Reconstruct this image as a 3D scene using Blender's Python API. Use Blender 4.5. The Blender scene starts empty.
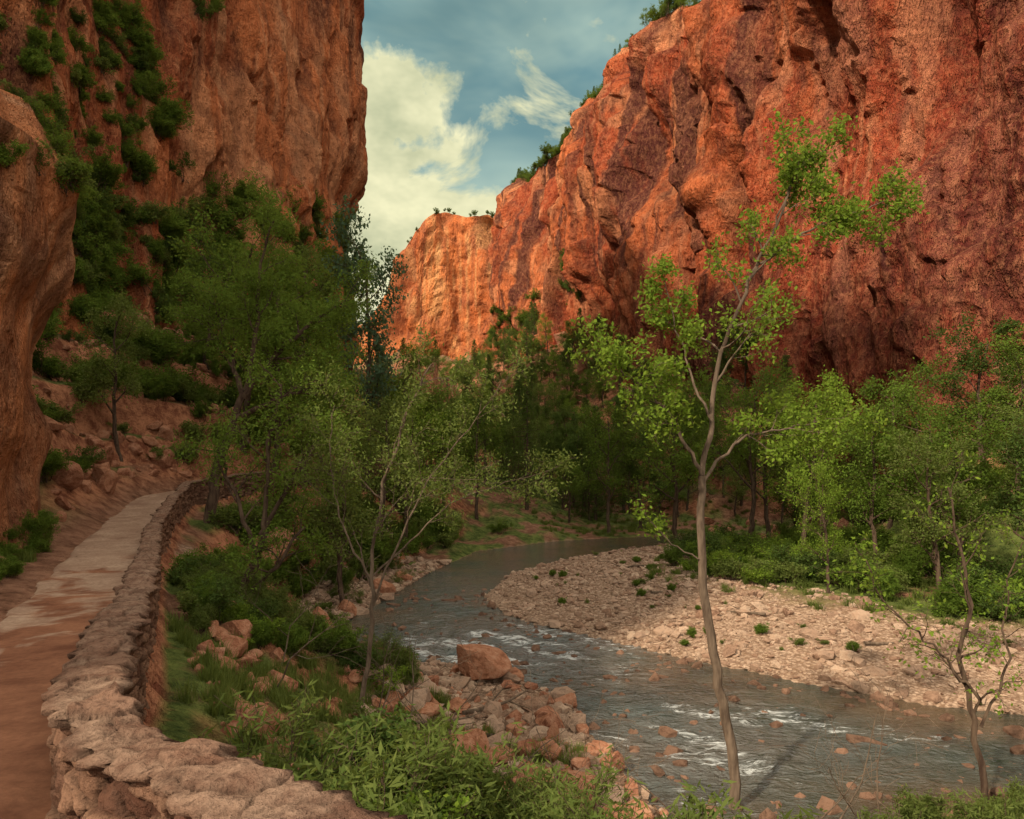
import bpy, bmesh, math, random
import numpy as np
from mathutils import Vector
random.seed(7); RNG=np.random.default_rng(7)
scene=bpy.context.scene
scene.view_settings.view_transform='Standard'
try: scene.view_settings.look='None'
except Exception: pass
scene.view_settings.exposure=0

# ------------------------------------------------------------ noise
def _h(ix,iy,iz,seed):
    n=(ix*374761393+iy*668265263+iz*1274126177+seed*974711)&0xFFFFFFFF
    n=((n^(n>>16))*73244475)&0xFFFFFFFF
    n=((n^(n>>15))*1274126177)&0xFFFFFFFF
    n=((n^(n>>16))*73244475)&0xFFFFFFFF
    n=n^(n>>16)
    return n/4294967295.0
def vn(x,y,z=0.0,seed=0):
    x,y,z=np.broadcast_arrays(np.asarray(x,float),np.asarray(y,float),np.asarray(z,float))
    ix=np.floor(x).astype(np.int64);iy=np.floor(y).astype(np.int64);iz=np.floor(z).astype(np.int64)
    fx=x-ix;fy=y-iy;fz=z-iz
    fx=fx*fx*fx*(fx*(fx*6-15)+10);fy=fy*fy*fy*(fy*(fy*6-15)+10);fz=fz*fz*(3-2*fz)
    def c(a,b,d): return _h(ix+a,iy+b,iz+d,seed)
    x00=c(0,0,0)*(1-fx)+c(1,0,0)*fx; x10=c(0,1,0)*(1-fx)+c(1,1,0)*fx
    x01=c(0,0,1)*(1-fx)+c(1,0,1)*fx; x11=c(0,1,1)*(1-fx)+c(1,1,1)*fx
    return ((x00*(1-fy)+x10*fy)*(1-fz)+(x01*(1-fy)+x11*fy)*fz)*2-1
def fbm(x,y,z=0.0,seed=0,o=4):
    a=1.0;s=0;t=0;f=1.0
    for i in range(o):
        s=s+a*vn(x*f,y*f,z*f,seed+i*13);t+=a;a*=.5;f*=2.03
    return s/t
def voro(u,v,seed=0):
    iu=np.floor(u).astype(np.int64);iv=np.floor(v).astype(np.int64)
    F1=np.full(u.shape,9.);F2=np.full(u.shape,9.);R=[np.zeros(u.shape) for _ in range(5)]
    z0=np.zeros_like(iu)
    for a in (-1,0,1):
        for b in (-1,0,1):
            cu=iu+a;cv=iv+b
            pu=cu+_h(cu,cv,z0,seed);pv=cv+_h(cu,cv,z0+1,seed)
            du=u-pu;dv=v-pv;d=np.sqrt(du*du+dv*dv)
            m=d<F1
            F2=np.where(m,F1,np.minimum(F2,d));F1=np.where(m,d,F1)
            for k,val in enumerate((_h(cu,cv,z0+2,seed),_h(cu,cv,z0+3,seed),_h(cu,cv,z0+4,seed),du,dv)):
                R[k]=np.where(m,val,R[k])
    return F1,F2,R
def ss(a,b,x):
    t=np.clip((x-a)/(b-a),0,1);return t*t*(3-2*t)
def blur(A,ru,rv,it=2):
    for _ in range(it):
        for ax,r in ((0,ru),(1,rv)):
            if r<1: continue
            pad=[(0,0),(0,0)];pad[ax]=(r+1,r)
            c=np.cumsum(np.pad(A,pad,mode='edge'),axis=ax);n=2*r+1
            A=(c[n:] - c[:-n])/n if ax==0 else (c[:,n:]-c[:,:-n])/n
    return A

# ------------------------------------------------------------ mesh helpers
def mesh_np(name,verts,faces,mats,smooth=True,midx=None,attrs=None,link=True):
    me=bpy.data.meshes.new(name)
    verts=np.ascontiguousarray(verts,dtype=np.float32)
    faces=[np.asarray(f,dtype=np.int32) for f in (faces if isinstance(faces,list) else [faces]) if len(f)]
    tot=sum(len(f) for f in faces)
    loops=np.concatenate([f.ravel() for f in faces])
    cnt=np.concatenate([np.full(len(f),f.shape[1]) for f in faces])
    starts=np.concatenate([[0],np.cumsum(cnt)[:-1]])
    me.vertices.add(len(verts));me.vertices.foreach_set('co',verts.ravel())
    me.loops.add(len(loops));me.loops.foreach_set('vertex_index',loops.astype(np.int32))
    me.polygons.add(tot);me.polygons.foreach_set('loop_start',starts.astype(np.int32))
    try: me.polygons.foreach_set('loop_total',cnt.astype(np.int32))
    except Exception: pass
    if midx is not None: me.polygons.foreach_set('material_index',np.asarray(midx,dtype=np.int32))
    if isinstance(smooth,bool): me.polygons.foreach_set('use_smooth',np.full(tot,smooth))
    else: me.polygons.foreach_set('use_smooth',np.asarray(smooth))
    for m in mats: me.materials.append(m)
    if attrs:
        for k,a in attrs.items():
            at=me.color_attributes.new(k,'FLOAT_COLOR','POINT')
            c=np.ones((len(verts),4),dtype=np.float32);c[:,:a.shape[1]]=a
            at.data.foreach_set('color',c.ravel())
    me.update(calc_edges=True)
    ob=bpy.data.objects.new(name,me)
    if link: scene.collection.objects.link(ob)
    return ob
def gridfaces(ni,nj,flip=False):
    i,j=np.meshgrid(np.arange(ni-1),np.arange(nj-1),indexing='ij')
    a=(i*nj+j).ravel();b=((i+1)*nj+j).ravel();c=((i+1)*nj+j+1).ravel();d=(i*nj+j+1).ravel()
    return np.stack([a,d,c,b] if flip else [a,b,c,d],1)
def resample(P,step,sig):
    P=np.asarray(P,float);d=np.r_[0,np.cumsum(np.linalg.norm(np.diff(P[:,:2],axis=0),axis=1))]
    n=max(4,int(d[-1]/step));s=np.linspace(0,d[-1],n)
    Q=np.stack([np.interp(s,d,P[:,k]) for k in range(P.shape[1])],1)
    if sig>0:
        st=d[-1]/(n-1);r=int(3*sig/st)+1;k=np.exp(-.5*(np.arange(-r,r+1)*st/sig)**2);k/=k.sum()
        for c in range(Q.shape[1]):
            e=np.r_[2*Q[0,c]-Q[1:r+1,c][::-1],Q[:,c],2*Q[-1,c]-Q[-r-1:-1,c][::-1]]
            Q[:,c]=np.convolve(e,k,'valid')
    return Q,s
def polyline_dist(x,y,P):
    best=np.full(x.shape,1e9);ext=np.zeros(x.shape);side=np.zeros(x.shape);seg=np.zeros(x.shape,int)
    for i in range(len(P)-1):
        ax,ay=P[i][:2];bx,by=P[i+1][:2];dx,dy=bx-ax,by-ay
        t=np.clip(((x-ax)*dx+(y-ay)*dy)/(dx*dx+dy*dy),0,1)
        ex=x-(ax+t*dx);ey=y-(ay+t*dy);d=ex*ex+ey*ey
        m=d<best
        best=np.where(m,d,best)
        if len(P[i])>2: ext=np.where(m,P[i][2]+t*(P[i+1][2]-P[i][2]),ext)
        side=np.where(m,(x-ax)*dy-(y-ay)*dx,side);seg=np.where(m,i,seg)
    return np.sqrt(best),ext,side,seg
def inside(x,y,P):
    r=np.zeros(x.shape,bool);n=len(P)
    for i in range(n):
        ax,ay=P[i][:2];bx,by=P[(i+1)%n][:2]
        if ay==by: continue
        c=((ay>y)!=(by>y))&(x<(bx-ax)*(y-ay)/(by-ay)+ax)
        r^=c
    return r

# ------------------------------------------------------------ layout (metres; river surface z=0)
NEAR=[(60,4),(30,8),(16,11),(10.7,14.0),(7,13.0),(4.6,11.8),(2.9,12.6),(2.0,16.2),(1.5,19.5),(-.6,21.9),(-3.0,23.2),(-6.3,23.9),(-7,27.5),(-5.9,33.4),(-4.8,41),(-2.5,51),(3.5,57.5),(12,61),(30,66),(60,76)]
FAR=[(60,70),(30,60),(12,54.5),(8,52),(3,46),(0,41),(-1.4,34),(-0.2,30),(2.2,27),(5.5,23.7),(8.3,21.1),(11.4,18.8),(18,16.6),(60,12.6)]
RIV=NEAR+FAR
DROP=.62
WALL=[(1.6,-16,5.3),(1.6,-3,5.3),(1.2,0,5.25),(0.45,1.5,5.22),(-0.38,2.2,5.22),(-0.93,2.72,5.22),(-1.56,3.22,5.21),(-2.06,3.62,5.21),(-2.48,4.15,5.2),(-2.84,5,5.14),(-3.83,7,4.94),(-4.97,9.5,4.8),(-7.08,14,4.65),(-9.97,20,4.7),(-12.35,26,5.06),(-13.95,31,5.55),(-13.6,34,5.75),(-11.6,38,6.0),(-10.5,46,6.2),(-11,60,6.5),(-12,100,7)]
WQ,_=resample(WALL,0.5,0.3)
RCL=[(60,-30),(53,20),(43,60),(36,88),(31.5,100),(36.5,106),(30.5,115),(27,123),(17.4,161),(6,205),(0,230),(6,252),(45,280)]
LCL=[(-27,-6),(-26.5,24),(-26,35),(-25,60),(-24.5,92),(-31,98),(-70,112)]
FCL=[(-150,430),(-75,350),(-57,330),(-42,312),(-25,320),(-5,314),(20,328),(80,330)]
RPOLY=RCL+[(420,280),(420,-30)]
LPOLY=LCL+[(-420,112),(-420,-6)]
FPOLY=FCL+[(80,560),(-150,560)]
def rtop(x,y): return 82+np.clip((y-110)*.085,-2,10)+4.*vn(x/16,y/16,0,5)+2.5*vn(x/6,y/6,0,6)
def ltop(x,y): return 92+3*vn(x/16,y/16,0,8)
def ftop(x,y):
    return np.interp(x,[-150,-60,-56,-50,-43,-32,-20,-5,5,80],[60,70,82,97,108,117,114,115,120,125])+2.0*vn(x/7,y/7,0,9)
def H(x,y,want=False):
    x=np.asarray(x,float);y=np.asarray(y,float)
    dR,_,_,seg=polyline_dist(x,y,RIV+[RIV[0]])
    ins=inside(x,y,RIV)
    dW,zt,side,_=polyline_dist(x,y,WQ)
    left=side<0
    lb=(seg<len(NEAR)-1)
    zp=zt-DROP
    n1=fbm(x/3,y/3,0,21,5);n2=fbm(x/11,y/11,0,22,3)
    t=dR/(dR+np.maximum(dW-.25,0)+1e-6)
    zo=zt-1.35
    hb=zo*(0.12*t+0.88*ss(.22,1,t))+ (0.7*n1+.4*n2)*ss(0,1.2,dR)*ss(.3,1.5,dW)+.04+.03*dR*(t<.3)
    hb=np.maximum(hb,.04+.05*np.minimum(dR,3))
    hr=.04+np.minimum(dR*.085,.75)+.018*dR+.10*n1*ss(0,2,dR)+.25*n2*ss(2,8,dR)
    hr=np.maximum(hr,.03+.02*np.minimum(dR,3))
    hriv=-.08-.55*ss(0,2.2,dR)+.12*n1
    h=np.where(ins,hriv,np.where(lb,hb,hr))
    rel=dW-1.95
    slope=.22+ss(15,27,y)*.85
    hl=zp+np.maximum(rel,0)*slope*(.5+.5*ss(0,3,rel))+(1.0*n1+1.4*n2)*ss(.2,4,rel)*(.15+.85*ss(14,24,y))
    hl=np.minimum(hl,16+4*n2+.06*np.maximum(y-35,0))
    stp=2.3;q_=(hl+1.2*n2+x*.12+y*.05)/stp;fr=q_-np.floor(q_)
    ter=(np.floor(q_)+ss(.62,.95,fr))*stp-(1.2*n2+x*.12+y*.05)+.35*n1
    kt=ss(1.2,3.5,rel)*ss(14,22,y)*.85
    hl=hl*(1-kt)+ter*kt
    hl=np.where(rel<0,zp-.07,hl)
    h=np.where(left&(dR>.5)&~ins,hl,h)
    h=np.where((~left)&(dW<.22),zp-.4,h)
    dr,_,_,_=polyline_dist(x,y,RCL);dl,_,_,_=polyline_dist(x,y,LCL);df,_,_,_=polyline_dist(x,y,FCL)
    tn=3*n2+1.8*n1
    tr=np.interp(y,[0,60,90,140,180,230,260],[12,12,16,26,36,40,38])-.62*np.maximum(dr-4,0)+tn
    tf=52-.42*np.maximum(df-3,0)+tn*1.5
    far=ss(3,12,dR)
    h=np.where(ins,h,np.maximum(h,tr*far+h*(1-far)))
    h=np.where(y>110,np.maximum(h,tf),h)
    for poly,dd,fn,lo,hi in ((RPOLY,dr,rtop,4,9),(LPOLY,dl,ltop,3,8),(FPOLY,df,ftop,5,12)):
        ip=inside(x,y,poly);k=ss(lo,hi,dd)*ip
        h=h*(1-k)+(fn(x,y)-.8)*k
    if want:
        return h,dict(dR=dR,ins=ins,dW=dW,left=left,lb=lb,n1=n1,n2=n2,dr=dr,rel=rel)
    return h
def hz(x,y): return float(H(np.array([x]),np.array([y]))[0])

# ------------------------------------------------------------ materials
class NT:
    def __init__(s,name):
        s.m=bpy.data.materials.new(name);s.m.use_nodes=True;s.t=s.m.node_tree;s.t.nodes.clear()
        s.out=s.t.nodes.new('ShaderNodeOutputMaterial')
    def n(s,ty,inp=None,**kw):
        nd=s.t.nodes.new(ty)
        for k,v in kw.items(): setattr(nd,k,v)
        if inp:
            for k,v in inp.items():
                if isinstance(v,bpy.types.NodeSocket): s.t.links.new(v,nd.inputs[k])
                else: nd.inputs[k].default_value=v
        return nd
    def pos(s): return s.n('ShaderNodeNewGeometry').outputs['Position']
    def map(s,v,sc,loc=(0,0,0),rot=(0,0,0)):
        return s.n('ShaderNodeMapping',{'Vector':v,'Scale':sc,'Location':loc,'Rotation':rot}).outputs[0]
    def noise(s,v,sc,det=6,rough=.55,dist=0):
        return s.n('ShaderNodeTexNoise',{'Vector':v,'Scale':sc,'Detail':det,'Roughness':rough,'Distortion':dist}).outputs['Fac']
    def ramp(s,f,a,b,va=0.,vb=1.):
        return s.n('ShaderNodeMapRange',{'Value':f,'From Min':a,'From Max':b,'To Min':va,'To Max':vb}).outputs[0]
    def mix(s,f,a,b,bt='MIX'):
        nd=s.n('ShaderNodeMix',data_type='RGBA',blend_type=bt)
        for k,v in ((0,f),(6,a),(7,b)):
            if isinstance(v,bpy.types.NodeSocket): s.t.links.new(v,nd.inputs[k])
            else: nd.inputs[k].default_value=(tuple(v)+(1,)) if (k>0 and len(v)==3) else v
        return nd.outputs[2]
    def math(s,op,a,b=0.):
        nd=s.n('ShaderNodeMath',operation=op)
        for k,v in ((0,a),(1,b)):
            if isinstance(v,bpy.types.NodeSocket): s.t.links.new(v,nd.inputs[k])
            else: nd.inputs[k].default_value=v
        return nd.outputs[0]
    def bump(s,h,dist,stren=1.,nrm=None):
        d={'Height':h,'Distance':dist,'Strength':stren}
        if nrm is not None: d['Normal']=nrm
        return s.n('ShaderNodeBump',d).outputs[0]
    def bsdf(s,col,rough=.85,nrm=None,spec=.25):
        d={'Base Color':col if isinstance(col,bpy.types.NodeSocket) else tuple(col)+(1,),'Roughness':rough,'Specular IOR Level':spec}
        if nrm is not None: d['Normal']=nrm
        b=s.n('ShaderNodeBsdfPrincipled',d);s.t.links.new(b.outputs[0],s.out.inputs[0]);return b
    def diff(s,col,nrm=None):
        d={'Color':col,'Roughness':.6}
        if nrm is not None: d['Normal']=nrm
        b=s.n('ShaderNodeBsdfDiffuse',d);s.t.links.new(b.outputs[0],s.out.inputs[0]);return b
    def attr(s,name):
        nd=s.n('ShaderNodeAttribute',attribute_name=name)
        return s.n('ShaderNodeSeparateColor',{'Color':nd.outputs['Color']}).outputs
    def acol(s,name): return s.n('ShaderNodeAttribute',attribute_name=name).outputs['Color']

def mat_cliff(name,k=1.,cD=(.12,.04,.03),cH=(.76,.34,.17),spk=1.):
    M=NT(name);p=M.pos()
    c=M.acol('rock')
    fn=M.noise(M.map(p,(1,1,.55)),2.2*k,4,.78)
    md=M.noise(M.map(p,(1,1,.3)),.6*k,5,.72,.1)
    c=M.mix(M.ramp(fn,.45,.62,0,.25*spk),c,cH)
    c=M.mix(M.ramp(fn,.45,.34,0,.5*spk),c,cD)
    c=M.mix(M.ramp(md,.46,.35,0,.55*spk),c,cD)
    b=M.bump(md,2.0/k,1.)
    b=M.bump(fn,.38/k,1.,b)
    M.diff(c,b);return M.m

def mat_leaf(name,a,b,c,trans=.35):
    M=NT(name)
    r=M.n('ShaderNodeNewGeometry').outputs['Random Per Island']
    o=M.n('ShaderNodeObjectInfo').outputs['Random']
    col=M.mix(r,a,b);col=M.mix(M.ramp(M.math('FRACT',M.math('MULTIPLY',r,7.3)),0,1,0,.8),col,c)
    col=M.mix(M.math('MULTIPLY',o,.45),col,tuple(v*.5 for v in a))
    d=M.n('ShaderNodeBsdfDiffuse',{'Color':col})
    t=M.n('ShaderNodeBsdfTranslucent',{'Color':M.mix(.5,col,(.32,.38,.05))})
    m=M.n('ShaderNodeMixShader',{0:trans,1:d.outputs[0],2:t.outputs[0]})
    M.t.links.new(m.outputs[0],M.out.inputs[0]);return M.m
def mat_bark(name,a,b):
    M=NT(name);p=M.pos()
    n=M.noise(M.map(p,(9,9,2)),1,3,.65)
    M.diff(M.mix(M.ramp(n,.35,.65),a,b),M.bump(n,.03,.8));return M.m

m_cliffR=mat_cliff('red_cliff_right',.8)
m_cliffL=mat_cliff('red_cliff_left',1.3)
m_cliffN=mat_cliff('near_sandstone',2.6,(.16,.065,.04),(.64,.38,.22),.7)
m_cliffF=mat_cliff('far_cliff',.4)
lf_mid=mat_leaf('leaves_cottonwood',(.075,.135,.022),(.155,.23,.036),(.11,.175,.028))
lf_bright=mat_leaf('leaves_box_elder',(.16,.26,.03),(.27,.37,.05),(.12,.21,.03),.45)
lf_dark=mat_leaf('leaves_dark',(.05,.09,.023),(.10,.15,.036),(.07,.115,.028),.3)
lf_blue=mat_leaf('leaves_bluegreen',(.065,.12,.075),(.13,.20,.11),(.09,.155,.09),.3)
lf_olive=mat_leaf('leaves_willow',(.10,.15,.036),(.20,.245,.065),(.13,.165,.045),.4)
bk_grey=mat_bark('bark_grey',(.085,.06,.043),(.19,.14,.10))
bk_dark=mat_bark('bark_dark',(.05,.032,.024),(.13,.09,.062))

def mat_ground():
    M=NT('canyon_ground');p=M.pos();A=M.attr('mask')
    n=M.noise(p,1.6,5,.75)
    soil=M.mix(M.ramp(n,.38,.62),(.14,.068,.042),(.31,.165,.105))
    vo=M.n('ShaderNodeTexVoronoi',{'Vector':p,'Scale':9.})
    vc=M.n('ShaderNodeSeparateColor',{'Color':vo.outputs['Color']}).outputs
    g=M.mix(vc[0],(.26,.165,.105),(.52,.375,.27))
    g=M.mix(M.ramp(vo.outputs['Distance'],.3,.7,0,.6),g,(.15,.09,.058))
    c=M.mix(A[0],soil,g)
    gr=M.mix(M.ramp(n,.35,.62),(.04,.06,.018),(.15,.18,.05))
    c=M.mix(A[1],c,gr)
    rk=M.mix(M.ramp(n,.38,.6),(.18,.065,.038),(.46,.21,.115))
    nz=M.n('ShaderNodeSeparateXYZ',{'Vector':M.n('ShaderNodeNewGeometry').outputs['Normal']}).outputs[2]
    c=M.mix(M.math('MULTIPLY',A[2],M.ramp(nz,.88,.74)),c,rk)
    b=M.bump(M.math('MULTIPLY',A[0],vo.outputs['Distance']),.06,-.7)
    b=M.bump(n,.45,.95,b)
    M.diff(c,b);return M.m
def axis(lo,hi,c,base,k):
    a=[c]
    while a[-1]<hi: a.append(a[-1]+base+k*abs(a[-1]-c))
    b=[c]
    while b[-1]>lo: b.append(b[-1]-base-k*abs(b[-1]-c))
    return np.array(b[::-1][:-1]+a)
X=axis(-420,420,-2,.14,.0125);Y=axis(-90,560,13,.15,.011)
gx,gy=np.meshgrid(X,Y,indexing='ij')
hh,info=H(gx.ravel(),gy.ravel(),True)
dR=info['dR'];lb=info['lb'];left=info['left'];n2=info['n2']
xf=gx.ravel();yf=gy.ravel()
gravel=np.where(~lb,ss(9.5+2*n2,6.5,dR)*ss(62,52,yf),ss(5.2,3.2,dR+1.5*n2)*ss(12.5,15,yf)*ss(45,30,yf))
gravel=np.where(info['ins'],1,gravel)
gn=fbm(xf/1.6,yf/1.6,0,55,5)
grass=np.clip(1-gravel,0,1)*np.where(left,.9*ss(.3,2,info['rel'])*ss(-.25,.1,gn),ss(-.2,.12,gn+.25*((~lb)&(hh<3))+.15*(hh>3)))
rock=np.where(lb|left,1.,ss(22,8,info['dr']))
mask=np.stack([gravel,grass,rock],1)
ground=mesh_np('ground',np.stack([xf,yf,hh],1),gridfaces(len(X),len(Y)),[mat_ground()],True,attrs={'mask':mask})

# ------------------------------------------------------------ water
def mat_water():
    M=NT('river_water');p=M.pos();A=M.attr('foam')
    col=M.mix(M.ramp(M.noise(p,.3,2),.4,.65),(.10,.066,.037),(.05,.058,.044))
    col=M.mix(M.ramp(A[1],0,1,0,.6),col,(.095,.112,.112))
    w1=M.noise(M.map(p,(1.3,3.0,1),(0,0,0),(0,0,-.5)),1,3,.6,.6)
    w2=M.noise(M.map(p,(5,9,1),(0,0,0),(0,0,-.5)),1,3,.65,.4)
    fo=M.noise(M.map(p,(.8,2.4,1),(3,0,0),(0,0,-.55)),1.9,7,.78,.8)
    f=M.math('MULTIPLY',M.ramp(M.math('ADD',fo,M.ramp(A[0],0,1,-.17,.055)),.50,.64),M.ramp(A[0],0,.6,0,.85))
    col=M.mix(f,col,(.70,.74,.73))
    b=M.bump(w1,.18,M.ramp(A[1],0,1,.4,1.));b=M.bump(w2,.08,M.ramp(A[1],0,1,.45,1.),b)
    d=M.bsdf(col,.1,b,.6);M.t.links.new(M.ramp(f,0,1,.09,.6),d.inputs['Roughness']);return M.m
X2=axis(-11,62,0,.11,.012);Y2=axis(2,80,22,.12,.008)
wx,wy=np.meshgrid(X2,Y2,indexing='ij');wx=wx.ravel();wy=wy.ravel()
rap=1.2*np.exp(-(((wx+0.2)/4.6)**2+((wy-25)/4.2)**2))+.7*np.exp(-(((wx-4.6)/4)**2+((wy-18.)/3.2)**2))+.4*np.exp(-(((wx+3.5)/3)**2+((wy-34)/6)**2))+.5*np.exp(-(((wx-9)/6)**2+((wy-16)/2)**2))+.4*np.exp(-(((wx-3)/2.5)**2+((wy-14)/2)**2))
rap=np.clip(rap,0,1)
ca,sa=math.cos(.6),math.sin(.6);a_=wx*ca-wy*sa;b_=wx*sa+wy*ca
fm=rap*ss(-.18,.3,fbm(a_/2.2,b_/.9,0,37,3)+.35*(rap-.6))
wz=rap*(.11*fbm(wx*.9+wy*.5,wy*1.6-wx*.8,0,31,4)+.07*fbm(wx*3,wy*4,0,33,3))+.008*fbm(wx*1.5,wy*2.5,0,35,2)+.03*fm
mesh_np('river',np.stack([wx,wy,wz],1),gridfaces(len(X2),len(Y2)),[mat_water()],True,attrs={'foam':np.stack([fm,rap,rap],1)})

# ------------------------------------------------------------ cliffs
def lerp(a,b,t): return a*(1-t[...,None])+b*t[...,None]
def cliff(name,poly,zb,topf,ds,dz,batter,seed,amp,k,mat,sig,side=1,extra=None,capin=(1,3,7,12),shear=.25,pal=None,dark=.9,tan=.5,darkx=None,bigamp=1.,lowdark=0.,bands=0.,smallamp=1.2):
    Q,s=resample(poly,ds,sig)
    T=np.gradient(Q,axis=0);T/=np.linalg.norm(T,axis=1)[:,None]
    N=np.stack([T[:,1],-T[:,0]],1)*side
    zt=topf(Q[:,0],Q[:,1]);H0=float(np.mean(zt))-zb
    nz=int(H0/dz);t=np.linspace(0,1,nz)
    S,Tt=np.meshgrid(s,t,indexing='ij')
    Z=zb+(zt[:,None]-zb)*Tt
    u=S*k;v=Z*k
    wu=u+1.6*fbm(u/12,v/30,0,seed,3)+.35*fbm(u/1.5,v/3,0,seed+20,3);wv=v+2*fbm(u/14,v/20,5,seed+1,3)+.5*fbm(u/2,v/2,5,seed+21,2)
    d=3.6*bigamp*fbm(u/36,v/110,0,seed+2,2)
    r=1-np.abs(fbm((wu+shear*v)/15,v/70,0,seed+3,2))*2;d+=2.8*bigamp*(r-.4)
    F1,F2,RA=voro((wu+shear*wv)/13,wv/40,seed+4)
    big_=bigamp*((RA[0]-.5)*7.5+(RA[1]-.5)*RA[3]*7.5+(RA[2]-.3)*RA[4]*5)
    rb=max(1,int(round(.5/(k*ds))))
    d+=blur(big_,rb,rb,2);crack=np.exp(-(F2-F1)/.03);d-=.9*blur(crack,1,1,1)
    F1,F2,RB=voro((wu-shear*.5*wv)/4.6,wv/12,seed+5)
    md_=smallamp*((RB[0]-.5)*2.2+(RB[1]-.5)*RB[3]*3+(RB[2]-.35)*RB[4]*2.4)
    c2=np.exp(-(F2-F1)/.04);d+=blur(md_,1,1,2)-.45*smallamp*blur(c2,1,1,1);crack=np.maximum(crack,.7*c2)
    F1,F2,R=voro((wu+shear*wv)/1.8,wv/4.2,seed+6)
    d+=blur(smallamp*((R[0]-.5)*.75+(R[1]-.5)*R[3]*1.1+(R[2]-.35)*R[4]*.9),1,0,1)
    d+=.34*fbm(u/1.1,v/1.5,0,seed+7,3)
    if bands:
        zz=v+.22*u+2.5*fbm(u/12,v/12,0,seed+30,3);q=zz/3.2;fr=q-np.floor(q)
        d+=blur(ss(.0,.35,fbm(u/30,v/30,0,seed+31,2))*bands*(1.0*ss(.75,1,fr)-.7*fr),1,1,1)
    d=d*amp/k
    edge=ss(0,.05,1-Tt);d=d*(.35+.65*edge)-(1-edge)*1.0*(amp/k)
    if extra is not None: d=d+extra(S,Z,Q)
    off=d+batter*(zt[:,None]-Z)
    Px=Q[:,0][:,None]+N[:,0][:,None]*off;Py=Q[:,1][:,None]+N[:,1][:,None]*off
    V=np.stack([Px,Py,Z],2)
    caps=[]
    for c in capin:
        o=off[:,-1]*max(0,1-c/8)-c
        x=Q[:,0]+N[:,0]*o;y=Q[:,1]+N[:,1]*o
        caps.append(np.stack([x,y,topf(x,y)*1.0+.25*fbm(x/2,y/2,0,3,3)],1)[:,None,:])
    cA,cB,cT,cD=[np.array(q) for q in pal]
    big=fbm(u/24,v/34,0,seed+40,3)
    med=fbm(wu/3.2,wv/9,0,seed+41,5)
    col=lerp(cB,cA,ss(-.45,.3,big+.55*(RA[0]-.5)+.4*(RB[1]-.5)+.25*med))
    col=lerp(col,cT,tan*ss(.05,.32,med+.25*big+.35*(RB[2]-.5)))
    st=fbm(wu/1.9,v/60,0,seed+42,4);reg=fbm(u/13,v/26,0,seed+43,3)
    col=lerp(col,cD,dark*ss(-.02,.13,st)*ss(-.1,.12,reg))
    st2=fbm(wu/.75,v/26,0,seed+44,3);col=lerp(col,cT,.5*ss(.1,.4,st2)*ss(.15,-.1,reg));col=lerp(col,cD,.5*ss(-.15,-.45,st2))
    sr=fbm(u/60,v/2.2+.12*u,0,seed+45,3);col=lerp(col,cD,.3*ss(.1,.35,sr))
    col=lerp(col,cD,.55*crack)
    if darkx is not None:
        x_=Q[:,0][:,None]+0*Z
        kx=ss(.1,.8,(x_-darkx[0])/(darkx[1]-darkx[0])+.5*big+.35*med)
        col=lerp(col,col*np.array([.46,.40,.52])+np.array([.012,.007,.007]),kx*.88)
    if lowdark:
        kl=ss(.15,.9,(64-Z)/45+.6*big);col=lerp(col,col*np.array([.54,.42,.44])+np.array([.01,.008,.008]),kl*lowdark)  # lower walls: purplish rock tone plus shade painted into the vertex colour
    col=np.concatenate([col]+[col[:,-1:]]*len(capin),1)
    V=np.concatenate([V]+caps,1)
    ni,nj=V.shape[:2]
    mesh_np(name,V.reshape(-1,3),gridfaces(ni,nj,side<0),[mat],False,attrs={'rock':col.reshape(-1,3)})
    return V,nz
def rex(S,Z,Q):
    y=Q[:,1][:,None]
    g=lambda cy,cz,ry,rz,a:-a*np.exp(-(((y-cy)/ry)**2+((Z-cz)/rz)**2)**2)
    return g(96,34,7,13,4.5)+g(150,30,9,14,5)+g(70,40,6,10,4)+g(185,52,9,16,5)+g(125,58,5,9,3.5)+3*ss(60,66,Z+.3*(y-60))*ss(95,80,y)
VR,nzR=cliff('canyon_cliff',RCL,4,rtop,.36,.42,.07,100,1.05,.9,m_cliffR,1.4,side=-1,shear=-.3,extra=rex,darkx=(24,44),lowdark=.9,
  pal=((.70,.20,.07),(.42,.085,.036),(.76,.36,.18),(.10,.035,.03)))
def lex(S,Z,Q):
    y=Q[:,1][:,None]
    return (2.0*ss(37,44,Z)-.6*ss(64,68,Z))*ss(60,85,y)+.0*S
VL,nzL=cliff('canyon_cliff',LCL,6,ltop,.25,.34,.015,200,.66,1.15,m_cliffL,1.3,side=1,extra=lex,shear=.2,
  pal=((.60,.20,.078),(.38,.105,.045),(.68,.36,.19),(.10,.042,.03)))
VF,nzF=cliff('distant_cliff',FCL,40,ftop,1.0,.9,.10,300,1.3,.6,m_cliffF,4,side=1,capin=(2,6,14),dark=.3,bigamp=.8,bands=.6,smallamp=1.,
  pal=((.76,.26,.08),(.60,.17,.055),(.76,.46,.20),(.24,.08,.05)))
NCL=[(-11.5,-14),(-10.9,5),(-10.4,13),(-10.8,16.2),(-12.7,18.6),(-18,21.5),(-24,24)]
def ntop(x,y): return 13.6+np.clip((-10-x),0,6)*.7+1.0*vn(x/2,y/2,0,44)
def nex(S,Z,Q): return .5*ss(9.5,11.5,Z)-.3*ss(7.2,6,Z)+.0*S
VN,nzN=cliff('sandstone_buttress',NCL,2.8,ntop,.08,.09,.03,400,.25,2.4,m_cliffN,.7,side=1,extra=nex,capin=(.6,1.5,3,6),shear=.35,dark=.75,
  pal=((.56,.22,.095),(.40,.13,.06),(.62,.36,.21),(.13,.058,.04)))

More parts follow.
